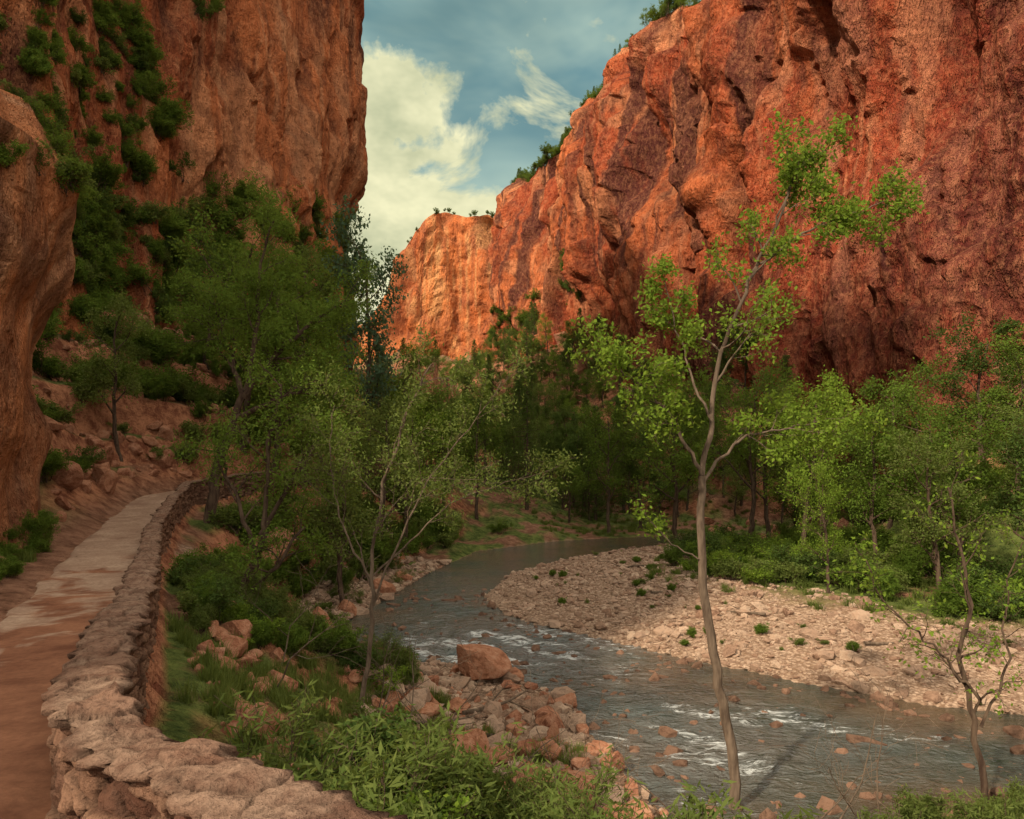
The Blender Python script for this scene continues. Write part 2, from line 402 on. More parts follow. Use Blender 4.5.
# ------------------------------------------------------------ footpath + masonry wall
fine,sf=resample(WALL,.12,.22)
T=np.gradient(fine[:,:2],axis=0);T/=np.linalg.norm(T,axis=1)[:,None]
Nl=np.stack([-T[:,1],T[:,0]],1)
for _ in range(40): Nl[1:-1]=(Nl[:-2]+Nl[1:-1]+Nl[2:])/3
Nl/=np.linalg.norm(Nl,axis=1)[:,None]
def mat_path():
    M=NT('footpath_dirt');p=M.pos()
    sx=M.n('ShaderNodeSeparateXYZ',{'Vector':p}).outputs
    n=M.noise(p,1.1,5,.65,.3);n3=M.noise(p,14,5,.75)
    dirt=M.mix(M.ramp(n,.35,.65),(.14,.06,.036),(.27,.125,.072))
    conc=M.mix(M.ramp(n,.35,.65),(.27,.17,.12),(.42,.30,.215))
    f=M.math('ADD',M.ramp(sx[1],5.5,19,-.15,1.0),M.ramp(M.noise(p,.7,3,.65,.5),.35,.65,-.45,.45))
    c=M.mix(M.ramp(f,.3,.6,.0,.9),dirt,conc)
    c=M.mix(M.ramp(n3,.3,.6,.45,0),c,(.09,.042,.026))
    b=M.bump(n3,.012,.8);b=M.bump(n,.07,.8,b)
    M.diff(c,b);return M.m
nw=26;tt=np.linspace(-.1,1.98,nw)
V=[]
edge=.12*fbm(sf/1.3,0*sf,0,71,3)
for j,o in enumerate(tt):
    oo=o+(edge if j>nw-4 else 0)
    x=fine[:,0]+Nl[:,0]*oo;y=fine[:,1]+Nl[:,1]*oo
    z=fine[:,2]-DROP+.025*fbm(x*.8,y*.8,0,72,2)-(.06 if j==nw-1 else 0)
    V.append(np.stack([x,y,z],1))
V=np.stack(V,1)
mesh_np('footpath',V.reshape(-1,3),gridfaces(V.shape[0],nw,True),[mat_path()],True)

def mat_wall():
    M=NT('sandstone_masonry');p=M.pos();A=M.attr('st')
    f=M.noise(p,24,5,.78);g=M.noise(p,4.5,5,.7)
    c=M.mix(A[0],(.11,.05,.034),(.32,.185,.12));c=M.mix(M.ramp(g,.45,.7,0,.4),c,(.19,.115,.085))
    cap=M.mix(M.ramp(g,.38,.62),(.14,.082,.058),(.31,.21,.15))
    cap=M.mix(M.math('MULTIPLY',A[0],.4),cap,(.24,.12,.078))
    c=M.mix(A[2],c,cap)
    c=M.mix(A[1],c,(.045,.028,.021))
    c=M.mix(M.ramp(f,.36,.52,.6,0),c,(.06,.036,.027))
    b=M.bump(f,.026,1.);b=M.bump(g,.06,1.,b)
    M.diff(c,b);return M.m
ksel=(fine[:,1]>-6)&(fine[:,1]<62)
sarr=[];s0=sf[ksel][0];s1=sf[ksel][-1];c_=s0
while c_<s1:
    sarr.append(c_);yy=np.interp(c_,sf,fine[:,1]);c_+=.017+.0022*max(0,yy-3)
sarr=np.array(sarr)
fx_=[np.interp(sarr,sf,fine[:,k]) for k in range(3)];nx_=np.interp(sarr,sf,Nl[:,0]);ny_=np.interp(sarr,sf,Nl[:,1])
prof=[]
hw=.145
for z in np.linspace(-.8,-.03,42): prof.append((hw,z,1,0))
for o in np.linspace(hw-.015,-hw+.015,21): prof.append((o,0,0,1))
for z in np.linspace(-.03,-1.9,70): prof.append((-hw,z,-1,0))
prof=np.array(prof)
S,J=np.meshgrid(sarr,np.arange(len(prof)),indexing='ij')
O=prof[J,0];Zr=prof[J,1];NO=prof[J,2];NZ=prof[J,3]
u=S/.23+.3*fbm(S/.4,Zr/.3,NO,80,3);v=Zr/.115+.35*fbm(S/.5,Zr/.3,NO+3,81,3)+NO*37
F1,F2,R=voro(u,v,82)
F1c,F2c,Rc=voro(S/.36+.3*fbm(S/.2,O/.2,0,86,3),O/.28+50+.3*fbm(S/.2,O/.2,4,96,3),83)
g=np.exp(-(F2-F1)/.07)
face=.075*(1-g)+.065*(R[0]-.5)+.08*(R[1]-.5)*R[3]+.08*(R[2]-.5)*R[4]+.022*fbm(S/.08,Zr/.08,NO,84,3)
gc=np.exp(-(F2c-F1c)/.04)
topd=.04*(Rc[0]-.5)+.045*(Rc[1]-.5)*Rc[3]+.035*fbm(S/.15,O/.12,0,85,5)-.03*gc-.01*np.abs(O/hw)**4
topw=np.abs(O)/hw
off=np.where(NO!=0,face-.07,0)
cap_over=np.where((NO!=0)&(Zr>-.08),.05,0.)
rag=.035*vn(S/.7,0*S,0,88)+.06*fbm(S/.16,np.sign(O)*5,0,87,3)
Oo=O+NO*(off+cap_over)+np.where(NZ>0,np.sign(O)*.015*topw,0)+rag*np.sign(O)*np.clip(topw,0,1)
Zz=Zr+np.where(NZ>0,topd,0)+.04*vn(S/.9,0*S,0,89)
PX=fx_[0][:,None]+nx_[:,None]*Oo;PY=fx_[1][:,None]+ny_[:,None]*Oo;PZ=fx_[2][:,None]+Zz
cell=np.where(NO!=0,R[0],Rc[0]);mort=np.where(NO!=0,g*.97,gc*.65);iscap=np.where((NZ>0)|(Zr>-.07),1.,0.)
mesh_np('stone_wall',np.stack([PX,PY,PZ],2).reshape(-1,3),gridfaces(len(sarr),len(prof)),[mat_wall()],True,
        attrs={'st':np.stack([cell.ravel(),mort.ravel(),iscap.ravel()],1)})

# ------------------------------------------------------------ rocks
def ico(sub):
    bm=bmesh.new();bmesh.ops.create_icosphere(bm,subdivisions=sub,radius=1)
    v=np.array([q.co[:] for q in bm.verts]);f=np.array([[q.index for q in t.verts] for t in bm.faces]);bm.free();return v,f
def mat_rock(name,a,b,c):
    M=NT(name);p=M.pos();r=M.n('ShaderNodeNewGeometry').outputs['Random Per Island']
    n=M.noise(p,5,5,.75)
    col=M.mix(r,a,b);col=M.mix(M.ramp(n,.45,.7),col,c)
    col=M.mix(M.ramp(n,.35,.5,.5,0),col,tuple(x*.4 for x in a))
    M.diff(col,M.bump(n,.09,1.));return M.m
m_peb=mat_rock('pebbles',(.20,.115,.077),(.52,.385,.28),(.36,.23,.155))
m_wet=mat_rock('wet_stones',(.085,.05,.035),(.26,.15,.10),(.18,.11,.075))
m_bould=mat_rock('sandstone_boulder',(.26,.105,.062),(.40,.185,.105),(.45,.255,.165))
def rockshape(v,seed,a=.35):
    n=RNG.normal(size=(12,3));n/=np.linalg.norm(n,axis=1)[:,None]
    for q in n:
        k=v@q;lim=.42+.3*RNG.random()
        v=v-np.outer(np.maximum(k-lim,0)*.95,q)
    v=v/np.abs(v).max()
    return v*(1+a*.35*fbm(v[:,0]*1.5+seed,v[:,1]*1.5,v[:,2]*1.5,seed,3))[:,None]
base1,f1=ico(1);base2,f2=ico(3)
def rocks(name,pts,sizes,mat,sub=1,flat=.55,sink=.25):
    bv,bf=(base1,f1) if sub==1 else (base2,f2)
    vars_=[rockshape(bv.copy(),i) for i in range(10)]
    Vs=[];Fs=[];o=0
    pts=np.asarray(pts);z=H(pts[:,0],pts[:,1]) if pts.shape[1]==2 else pts[:,2]
    which=RNG.integers(0,10,len(pts))
    for w in range(10):
        idx=np.where(which==w)[0]
        if len(idx)==0: continue
        n=len(idx);a=RNG.random(n)*6.283;sc=np.stack([sizes[idx]*RNG.uniform(.75,1.3,n),sizes[idx]*RNG.uniform(.6,1.,n),sizes[idx]*RNG.uniform(.35,.75,n)*flat/.55],1)
        v=vars_[w][None]*sc[:,None,:]
        tl=RNG.normal(0,.25,n)[:,None];v=np.stack([v[...,0],v[...,1]*np.cos(tl)-v[...,2]*np.sin(tl),v[...,1]*np.sin(tl)+v[...,2]*np.cos(tl)],2)
        ca=np.cos(a)[:,None];sa=np.sin(a)[:,None]
        v=np.stack([v[...,0]*ca-v[...,1]*sa,v[...,0]*sa+v[...,1]*ca,v[...,2]],2)
        v[...,0]+=pts[idx,0][:,None];v[...,1]+=pts[idx,1][:,None];v[...,2]+=(z[idx]+sc[:,2]*(.5-sink))[:,None]
        Vs.append(v.reshape(-1,3));Fs.append((bf[None]+(np.arange(n)*len(bv))[:,None,None]).reshape(-1,3)+o);o+=n*len(bv)
    return mesh_np(name,np.concatenate(Vs),np.concatenate(Fs),[mat],False)
c=np.stack([RNG.uniform(-2,22,90000),RNG.uniform(16,58,90000)],1)
h_,i_=H(c[:,0],c[:,1],True)
ok=(~i_['ins'])&(~i_['lb'])&(i_['dR']<8.8+2*i_['n2'])&(i_['n1']+.3*RNG.normal(size=len(c))>-.15)
c=c[ok][:15000];rocks('gravel_bar_stones',c,np.clip(RNG.lognormal(-2.9,.7,len(c)),.03,.45),m_peb)
c=np.stack([RNG.uniform(-9,4,14000),RNG.uniform(12,45,14000)],1)
h_,i_=H(c[:,0],c[:,1],True)
ok=(~i_['ins'])&(i_['lb'])&(i_['dR']<5.5+1.5*i_['n2'])&(~i_['left'])
c=c[ok][:5500];rocks('riverbank_stones',c,np.clip(RNG.lognormal(-2.4,.75,len(c)),.05,.6),m_peb)
c=np.stack([RNG.uniform(-6,12,3200),RNG.uniform(13,36,3200)],1)
h_,i_=H(c[:,0],c[:,1],True);ok=i_['ins']&((i_['dR']<1.4)|(RNG.random(len(c))<.3));c=c[ok][:700]
rocks('river_stones',np.c_[c,np.full(len(c),-.06)],np.clip(RNG.lognormal(-2.0,.5,len(c)),.07,.42),m_wet,1)
c=np.stack([RNG.uniform(-9,3,2500),RNG.uniform(5,22,2500)],1)
h_,i_=H(c[:,0],c[:,1],True);ok=(~i_['ins'])&i_['lb']&(~i_['left'])&(i_['dW']>.7);c=c[ok][:700]
rocks('slope_rocks',c,np.clip(RNG.lognormal(-2.0,.6,len(c)),.06,.42),m_bould,2,flat=.8)
c=np.stack([RNG.uniform(-26,-9,4500),RNG.uniform(14,70,4500)],1)
h_,i_=H(c[:,0],c[:,1],True);ok=i_['left']&(i_['rel']>.8);c=c[ok][:1200]
rocks('hillside_rocks',c,np.clip(RNG.lognormal(-1.55,.6,len(c)),.08,.75),m_bould,2,flat=.85)
c=np.stack([RNG.uniform(-10,45,3500),RNG.uniform(50,230,3500)],1)
h_,i_=H(c[:,0],c[:,1],True);ok=(i_['dr']<26)&(h_<50)&(~i_['ins']);c=c[ok][:600]
rocks('talus_rocks',c,np.clip(RNG.lognormal(-.5,.6,len(c)),.3,2.2),m_bould,1,flat=.85)
base4,f4=ico(5)
def boulder(x,y,sx,sy,sz,seed,zoff=.35,rot=0):
    v=base4.copy();rs=np.random.default_rng(seed)
    for _ in range(16):
        q=rs.normal(size=3);q/=np.linalg.norm(q);k=v@q;v=v-np.outer(np.maximum(k-(.45+.3*rs.random()),0)*.96,q)
    v=v/np.abs(v).max()
    v=v*(1+.14*fbm(v[:,0]*1.3+seed,v[:,1]*1.3,v[:,2]*1.3,seed,6)+.03*fbm(v[:,0]*2,v[:,1]*2,v[:,2]*9+seed,seed+3,3))[:,None]
    v=v*np.array([sx,sy,sz]);ca,sa=math.cos(rot),math.sin(rot)
    v=np.stack([v[:,0]*ca-v[:,1]*sa+x,v[:,0]*sa+v[:,1]*ca+y,v[:,2]+max(hz(x,y),-.1)+sz*zoff],1)
    return mesh_np('boulder',v,f4,[m_bould],False)
boulder(-.95,21.0,.95,.8,.75,1,.6)
for i,(x,y,s) in enumerate([(-6.6,24.7,.7),(-7.2,26.8,.9),(-6.9,30.3,.6),(-6.3,34.5,.7),(-3.4,19.4,.35),(-2.2,17.5,.35),(-1.0,13.3,.75),(0.4,13.0,.7),(-0.3,14.6,.45),(1.2,13.3,.55),(-5.8,38,.6),(.9,17.3,.35),(-8.3,24.2,1.1),(-9.4,27.5,1.3),(-10.5,30.5,1.5),(-.2,12.3,.6),(2.0,12.5,.45)]):
    boulder(x,y,s*1.15,s*.9,s*.75,20+i,.3,i*1.3)

# ------------------------------------------------------------ vegetation
class Veg:
    def __init__(s,seed): s.V=[];s.F=[];s.n=0;s.A=[];s.r=random.Random(seed);s.np=np.random.default_rng(seed)
    def tube(s,pts,rad,k=5):
        n=len(pts);P=np.array([p[:] for p in pts]);T=np.gradient(P,axis=0);T/=np.linalg.norm(T,axis=1)[:,None]+1e-9
        ref=np.array([.31,.95,.05]);A=np.cross(T,ref);A/=np.linalg.norm(A,axis=1)[:,None]+1e-9;B=np.cross(T,A)
        a=np.arange(k)*6.2832/k;R=np.array(rad)[:,None,None]
        ring=P[:,None,:]+R*(A[:,None,:]*np.cos(a)[None,:,None]+B[:,None,:]*np.sin(a)[None,:,None])
        i,j=np.meshgrid(np.arange(n-1),np.arange(k),indexing='ij');j2=(j+1)%k
        f=np.stack([i*k+j,i*k+j2,(i+1)*k+j2,(i+1)*k+j],2).reshape(-1,4)+s.n
        s.V.append(ring.reshape(-1,3));s.F.append(f);s.n+=n*k
    def grow(s,p,d,L,r,lvl,q):
        R=s.r;n=5 if lvl<q['maxl'] else 3
        pts=[p.copy()];rad=[r];dd=d.normalized();st=L/n
        for i in range(n):
            dd=(dd+Vector((R.gauss(0,1),R.gauss(0,1),R.gauss(0,1)))*q['wig']+Vector((0,0,q['trop'])) ).normalized()
            p=p+dd*st;pts.append(p.copy());rad.append(max(r*(1-.72*(i+1)/n),.0035*q.get('tw',1)))
        s.tube(pts,rad,6 if r>.05 else (4 if r>.015 else 3))
        if lvl>=q['leafl']:
            for pp in pts[1:]: s.A.append(pp[:])
        if lvl<q['maxl']: s.kids(pts,rad,L,lvl,q)
    def kids(s,pts,rad,L,lvl,q,start=.3,num=None):
        R=s.r;m=num or q['kids'][min(lvl,len(q['kids'])-1)];n=len(pts)-1
        az=R.random()*6.28
        for c in range(m):
            t=start+(1-start)*(c+R.random())/m;t=min(t,.995);i=int(t*n);f=t*n-i
            p=pts[i].lerp(pts[i+1],f);ax=(pts[i+1]-pts[i]).normalized()
            az+=2.4+R.gauss(0,.5);o=ax.orthogonal().normalized();o2=ax.cross(o)
            side=o*math.cos(az)+o2*math.sin(az);an=math.radians(R.uniform(*q['ang']))
            d=ax*math.cos(an)+side*math.sin(an)
            s.grow(p,d,L*R.uniform(*q['lr'])*(1-.35*t),max((rad[i]*(1-f)+rad[i+1]*f)*.62,.004),lvl+1,q)
    def limb(s,pts,r0,r1,q,num,klen,lvl,start=.3,wob=.05,droot=0):
        P=np.array(pts,float);n=max(8,int(len(pts)*4));Q,_=resample3(P,n)
        Q[1:-1]+=s.np.normal(0,wob,(len(Q)-2,3))*.5
        rad=r0+(r1-r0)*np.linspace(0,1,len(Q))**.9
        if droot: rad[0]*=1.5;rad[1]*=1.12
        vp=[Vector(a) for a in Q];s.tube(vp,rad,8)
        if num: s.kids(vp,list(rad),klen,lvl,q,start,num)
    def leaves(s,per,sig,l,w,up=.6,droop=0):
        A=np.array(s.A);n=len(A)*per
        C=np.repeat(A,per,0)+s.np.normal(0,sig,(n,3))
        a=s.np.normal(size=(n,3));a[:,2]-=droop;a/=np.linalg.norm(a,axis=1)[:,None]
        nn=s.np.normal(size=(n,3));nn[:,2]=np.abs(nn[:,2])+up;b=np.cross(nn,a);b/=np.linalg.norm(b,axis=1)[:,None]+1e-9
        sc=s.np.uniform(.6,1.25,n)[:,None];a=a*sc*l/2;b=b*sc*w/2
        s.L=np.stack([C-a,C+b-a*.1,C+a,C-b-a*.1],1).reshape(-1,3)
    def obj(s,name,bark,leaf,link=True):
        V=np.concatenate(s.V);F=np.concatenate(s.F)
        nb=len(F)
        if getattr(s,'L',None) is not None and len(s.L):
            f=(np.arange(len(s.L)).reshape(-1,4)+len(V));V=np.concatenate([V,s.L]);F=np.concatenate([F,f])
        mi=np.zeros(len(F),int);mi[nb:]=1;sm=np.ones(len(F),bool);sm[nb:]=False
        return mesh_np(name,V,F,[bark,leaf],sm,mi,link=link)
def resample3(P,n):
    d=np.r_[0,np.cumsum(np.linalg.norm(np.diff(P,axis=0),axis=1))];s=np.linspace(0,d[-1],n)
    Q=np.stack([np.interp(s,d,P[:,k]) for k in range(3)],1)
    for _ in range(2): Q[1:-1]=(Q[:-2]+2*Q[1:-1]+Q[2:])/4
    return Q,s

def tree_variant(seed,spread=1.,leaf=lf_mid,per=9,ll=.17,start=.28,bark=bk_dark,sig=.20):
    b=Veg(seed);R=b.r
    q=dict(maxl=4,wig=.13,trop=.05,kids=[9,6,5,4],ang=(35,68),lr=(.42,.72),leafl=3,tw=2)
    pts=[(0,0,-.4)]
    x=y=0
    for i in range(1,7):
        x+=R.gauss(0,.16);y+=R.gauss(0,.16);pts.append((x,y,i*1.35))
    b.limb(pts,.15,.04,q,10,4.8*spread,1,start,.05,True)
    b.leaves(per,sig,ll,ll*.6)
    return b.obj('tv%d'%seed,bark,leaf,link=False).data
TV=[tree_variant(11,1.,lf_mid,9,.15),tree_variant(12,1.1,lf_mid,8,.15),tree_variant(13,.85,lf_mid,8,.15),tree_variant(14,1.,lf_dark,8),tree_variant(15,.9,lf_dark,8),tree_variant(16,.95,lf_bright,7,.15),tree_variant(17,.9,lf_blue,8),tree_variant(18,1.,lf_olive,9,.14)]
def conifer_variant(seed):
    b=Veg(seed);R=b.r
    q=dict(maxl=3,wig=.06,trop=-.02,kids=[5,5,4],ang=(35,60),lr=(.35,.6),leafl=2,tw=2)
    b.limb([(0,0,-.4),(.05,0,3),(0,.05,6),(0,0,10)],.18,.02,q,0,1,1)
    for i in range(75):
        z=1.+8.8*(i/75.);L=(1-z/10.5)*2.3*R.uniform(.7,1.1)+.15;a=i*2.4+R.random()
        b.grow(Vector((0,0,z)),Vector((math.cos(a),math.sin(a),-.12)),L,.03,2,q)
    b.leaves(5,.10,.20,.06,.4,.4)
    return b.obj('cv%d'%seed,bk_dark,lf_dark,link=False).data
CV=[conifer_variant(31),conifer_variant(32)]
def put(name,me,x,y,hgt,parent=None,z=None,wid=1.,tilt=0,ref=10.):
    ob=bpy.data.objects.new(name,me);scene.collection.objects.link(ob)
    s=hgt/ref;ob.scale=(s*wid,s*wid,s);ob.rotation_euler=(random.gauss(0,tilt),random.gauss(0,tilt),random.random()*6.283)
    ob.location=(x,y,(hz(x,y) if z is None else z));
    if parent: ob.parent=parent
    return ob
def empty(name):
    e=bpy.data.objects.new(name,None);scene.collection.objects.link(e);return e
for x,y,h_,v,w in [(14.4,36,10,5,1),(14.8,45,12,1,1),(12.2,53,13.5,0,1),(8.3,61,12,2,1),(17.5,40,10,5,1),(19,32,8.6,1,1.1),(16.3,27.5,7.0,7,1.1),(20.5,26,7.6,2,1.2),
                   (20,36,9,0,1),(24,33,8.5,7,1.1),(23,44,11,1,1),(18,50,12.5,7,1),(28,40,9.5,0,1.1),(25,27,7.6,1,1.2),(13,29.5,5.5,5,.9),(22,21.5,6.2,2,1.2),
                   (18.5,29.5,7.5,0,1.1),(22,30,8,3,1.1),(27,34,9,2,1.1),(30,46,11,3,1.1),(17,34,8.5,2,1)]:
    put('cottonwood_tree',TV[v],x,y,h_,wid=w)
for x,y,h_,v,w in [(-15,40,14,1,1.),(-9.5,46,18,6,.75),(-7.3,39,9.5,7,1.1),(-6.6,44,10,5,1.),(-8,52,11,0,1.1),(-5.2,56,10.5,0,1),(-15,50,14,7,1),(-18,33,7.5,7,1.),(-3,62,11,2,1),(-16.5,58,15,0,1),(-7.2,31,8.5,7,1.1),(-8.6,34.5,9.5,0,1.1),(-11,42,13,5,1.),(-12.5,38,12.5,2,1.1),(-19,45,9,3,1.1),(-18,52,11,7,1)]:
    put('cottonwood_tree',TV[v],x,y,h_,wid=w)
fp=empty('distant_forest')
cnt=0
while cnt<150:
    y=random.uniform(66,230);x=random.uniform(-17,32)
    if cnt<55: y=random.uniform(66,92)
    if x>32-(y-100)*.24 and y>90: continue
    v=random.choice([0,1,2,3,7,7,4,5])
    if random.random()<.2: put('forest_tree',random.choice(CV),x,y,random.uniform(8,13),fp,wid=.9)
    else: put('forest_tree',TV[v],x,y,random.uniform(6.5,10.5),fp,wid=random.uniform(1,1.3))
    cnt+=1
tp=empty('talus_forest')
for i in range(150):
    y=random.uniform(45,225);xb=np.interp(y,[-30,20,60,88,123,161,205,230],[60,53,43,36,27,17.4,6,0]);x=xb-random.uniform(8,24)
    put('talus_tree',TV[random.choice([0,1,3,7,2,5])],x,y,random.uniform(3.,6.),tp,wid=1.4)

def shrub_variant(seed,leaf,n=16,hgt=1.,narrow=False,per=5,ll=.07):
    b=Veg(seed);R=b.r
    q=dict(maxl=3,wig=.14,trop=.04 if not narrow else .12,kids=[4,4,4],ang=(25,55),lr=(.4,.7),leafl=2,tw=.8)
    for i in range(n):
        a=R.random()*6.28;t=R.uniform(.1,.75);d=Vector((math.cos(a)*t,math.sin(a)*t,1))
        b.grow(Vector((R.gauss(0,.1),R.gauss(0,.1),-.05)),d,hgt*R.uniform(.5,1.),.012,1,q)
    b.leaves(per,.05,ll,ll*(.2 if narrow else .6),.5)
    return b.obj('sv%d'%seed,bk_dark,leaf,link=False).data
SV=[shrub_variant(41,lf_mid,12),shrub_variant(42,lf_dark,12),shrub_variant(43,lf_olive,14,1.,True,6,.13),shrub_variant(44,lf_bright,8,per=4),shrub_variant(45,lf_olive,10,per=4),shrub_variant(46,lf_mid,14,1.,True,6,.13),shrub_variant(47,lf_olive,7,1.2,True,3,.11)]
def tuft(seed):
    rs=np.random.default_rng(seed);n=120
    a=rs.random(n)*6.28;t=rs.uniform(.05,.6,n);h=rs.uniform(.3,1.,n);b=np.stack([rs.normal(0,.12,n),rs.normal(0,.12,n),np.full(n,-.03)],1)
    d=np.stack([np.cos(a)*t,np.sin(a)*t,np.ones(n)],1);w=np.stack([-np.sin(a),np.cos(a),0*a],1)*.011
    m=b+d*(h*.55)[:,None];e=b+d*h[:,None];e[:,2]-=t*h*.35
    V=np.stack([b-w,b+w,m+w*.8,m-w*.8,e],1).reshape(-1,3);k=np.arange(n)*5
    return mesh_np('tuft%d'%seed,V,[np.stack([k,k+1,k+2,k+3],1),np.stack([k+3,k+2,k+4],1)],[lf_olive],False,link=False).data
GV=[tuft(1),tuft(2)]
def scatter(name,child,variants,n,xr,yr,cond,hs,wid=(1,1.4)):
    e=empty(name);x=RNG.uniform(*xr,n*8);y=RNG.uniform(*yr,n*8);h,i=H(x,y,True);ok=np.where(cond(x,y,h,i))[0][:n]
    for k in ok:
        put(child,variants[random.randrange(len(variants))],float(x[k]),float(y[k]),random.uniform(*hs),e,float(h[k]),random.uniform(*wid),.08,ref=1.)
    return e
land=lambda i:(~i['ins'])&(i['dR']>.3)
scatter('riverbank_shrubs','bank_shrub',[SV[2],SV[6],SV[4],SV[1],SV[3],SV[6],SV[5]],155,(-12,2),(4,22),lambda x,y,h,i:land(i)&i['lb']&(~i['left'])&(i['dW']>.8)&((h>.8)|(y<12))&(i['n1']+.5*i['n2']>-.08)&~((x>-2)&(y>11)),(.3,.85))
scatter('hillside_shrubs','hill_shrub',[SV[0],SV[1],SV[4],SV[4],SV[5],SV[0]],400,(-25,-10),(14,75),lambda x,y,h,i:i['left']&(i['rel']>1.3)&(i['n1']+.6*i['n2']>-.15),(.5,1.7))
scatter('bank_thicket','thicket_shrub',[SV[0],SV[1],SV[4],SV[5]],120,(-14,-1),(23,60),lambda x,y,h,i:land(i)&i['lb']&(~i['left'])&(i['dW']>1.8)&(h>.5)&(i['n1']>-.1),(.6,1.6))
scatter('path_edge_grass','path_plant',[GV[0],GV[1],SV[5]],150,(-12,-5),(9,24),lambda x,y,h,i:i['left']&(i['rel']>.6)&(i['rel']<2.2),(.2,.45))
scatter('forest_undergrowth','forest_shrub',[SV[0],SV[1],SV[4],SV[5],SV[3]],300,(3,34),(20,66),lambda x,y,h,i:(~i['lb'])&(~i['ins'])&(i['dR']>8.2+2*i['n2'])&(i['n1']>-.15),(.4,1.4))
scatter('bar_plants','bar_plant',[SV[4],SV[5],GV[0]],70,(-2,20),(17,56),lambda x,y,h,i:(~i['lb'])&(~i['ins'])&(i['dR']>.8)&(i['dR']<9)&(i['n1']>.1),(.12,.35))
scatter('meadow_grass','meadow_tuft',GV,650,(2,30),(18,90),lambda x,y,h,i:(~i['ins'])&((i['dR']>7)|(y>58))&(h<3),(.3,.6),(1.2,2.5))
scatter('bank_grass','bank_tuft',GV,620,(-9,4),(6,24),lambda x,y,h,i:land(i)&i['lb']&(~i['left'])&(i['dW']>.5)&(h>.3)&(i['n2']>-.25),(.2,.55))
scatter('water_edge_shrubs','edge_shrub',[SV[4],SV[3],SV[2],SV[6]],90,(3.6,16),(8.5,13.8),lambda x,y,h,i:land(i)&i['lb']&(h<2.6),(.35,.9))
scatter('driftline_plants','drift_plant',[SV[4],SV[6],GV[0]],45,(-8,0),(18,45),lambda x,y,h,i:land(i)&i['lb']&(i['dR']<4)&(i['n1']>0),(.2,.55))
def ledge(name,V,nz,sel,n,hs,variants):
    e=empty(name);P=V[:,:nz].reshape(-1,3);ix=np.where(sel(P))[0]
    if len(ix)==0: return
    for k in RNG.choice(ix,min(n,len(ix)),replace=False):
        p=P[k];put('ledge_shrub',variants[random.randrange(len(variants))],p[0],p[1],random.uniform(*hs),e,p[2]-.1,1.2,.25,ref=1.)
def cl(cy,cz,ry,rz): return lambda P:((P[:,1]-cy)/ry)**2+((P[:,2]-cz)/rz)**2<1
for j,(cy,cz,ry,rz,n,hs) in enumerate([(34,25,3.,3.2,24,(.5,1.2)),(49,32,3.5,9,40,(.6,1.7)),(46,18,9,5.,90,(.7,1.9)),(64,23,12,7,95,(.9,2.4)),(58,46,3.5,5,20,(.8,1.7)),(39,17,4,6,55,(.6,1.5)),(82,27,12,7,60,(1.2,2.4)),(44,26,6,8,45,(.5,1.3))]):
    ledge('ledge_vegetation',VL,nzL,cl(cy,cz,ry,rz),n,hs,[SV[0],SV[1],SV[4],SV[5]])
ledge('buttress_plants',VN,nzN,lambda P:(P[:,2]>12.6)&(P[:,1]>9),60,(.25,.9),[SV[0],SV[1],SV[4]])
ledge('buttress_foot_plants',VN,nzN,lambda P:(P[:,2]<4.8)&(P[:,2]>4.2)&(P[:,1]>11)&(P[:,1]<19),36,(.2,.5),[SV[0],SV[5]])
ledge('cliff_ledge_shrubs',VR,nzR,lambda P:(P[:,1]>150)&(P[:,1]<225)&(P[:,2]>40)&(P[:,2]<52),60,(1.5,3.2),[SV[1],SV[0]])
rm=empty('rim_trees')
Rt,_=resample(RCL,1,2)
for k in range(len(Rt)):
    if 108<Rt[k,1]<232:
        for _ in range(2):
            if random.random()<.75:
                x=Rt[k,0]+random.uniform(.2,4);y=Rt[k,1]+random.uniform(-1,1);o=put('rim_tree',random.choice([SV[1],SV[0],CV[1],TV[4],TV[0]]),x,y,1,rm,float(rtop(x,y))-.2)
                s=random.uniform(1.4,4.)/(1.6 if o.data in (SV[1],SV[0]) else 10.);o.scale=(s*1.3,s*1.3,s)
Ft,_=resample(FCL,2,3)
for k in range(len(Ft)):
    if random.random()<.6:
        x=Ft[k,0];y=Ft[k,1]+random.uniform(1,5);put('rim_tree',SV[1],x,y,random.uniform(1,2.6),rm,float(ftop(np.array(x),np.array(y)))-.3,ref=1.)

# ---- hero trees
b=Veg(61);q=dict(maxl=4,wig=.16,trop=.04,kids=[5,5,4,4],ang=(25,60),lr=(.42,.75),leafl=3,tw=.9)
z0=hz(4.15,13.4)
b.limb([(4.15,13.4,z0-.3),(4.1,13.4,1.2),(3.85,13.45,2.4),(3.6,13.5,4.0),(3.52,13.5,5.3),(3.56,13.5,6.2)],.105,.07,q,0,1,1,.5,.03,True)
b.limb([(3.56,13.5,6.2),(3.72,13.5,7.0),(3.85,13.6,8.2),(4.25,13.5,9.3),(4.7,13.4,10.4),(5.1,13.4,11.3),(5.4,13.3,12.2)],.055,.015,q,12,2.1,1,.25,.05)
b.limb([(3.56,13.5,6.2),(3.2,13.3,6.9),(2.8,13.2,7.5),(2.3,13.1,7.9),(1.7,13.0,8.3)],.04,.01,q,9,1.7,1,.3,.05)
b.limb([(3.6,13.5,6.1),(4.0,13.7,6.6),(4.5,13.8,7.0),(5.3,13.9,7.1),(6.1,13.9,7.3)],.035,.01,q,8,1.6,1,.3,.05)
b.limb([(4.5,13.5,10.0),(5.2,13.2,10.6),(6.0,13.1,10.9),(6.8,13.0,11.2)],.028,.008,q,9,1.3,1,.3,.05)
b.limb([(4.9,13.5,10.8),(5.2,13.4,11.6),(5.4,13.3,12.2)],.02,.008,q,6,1.1,1,.2,.05)
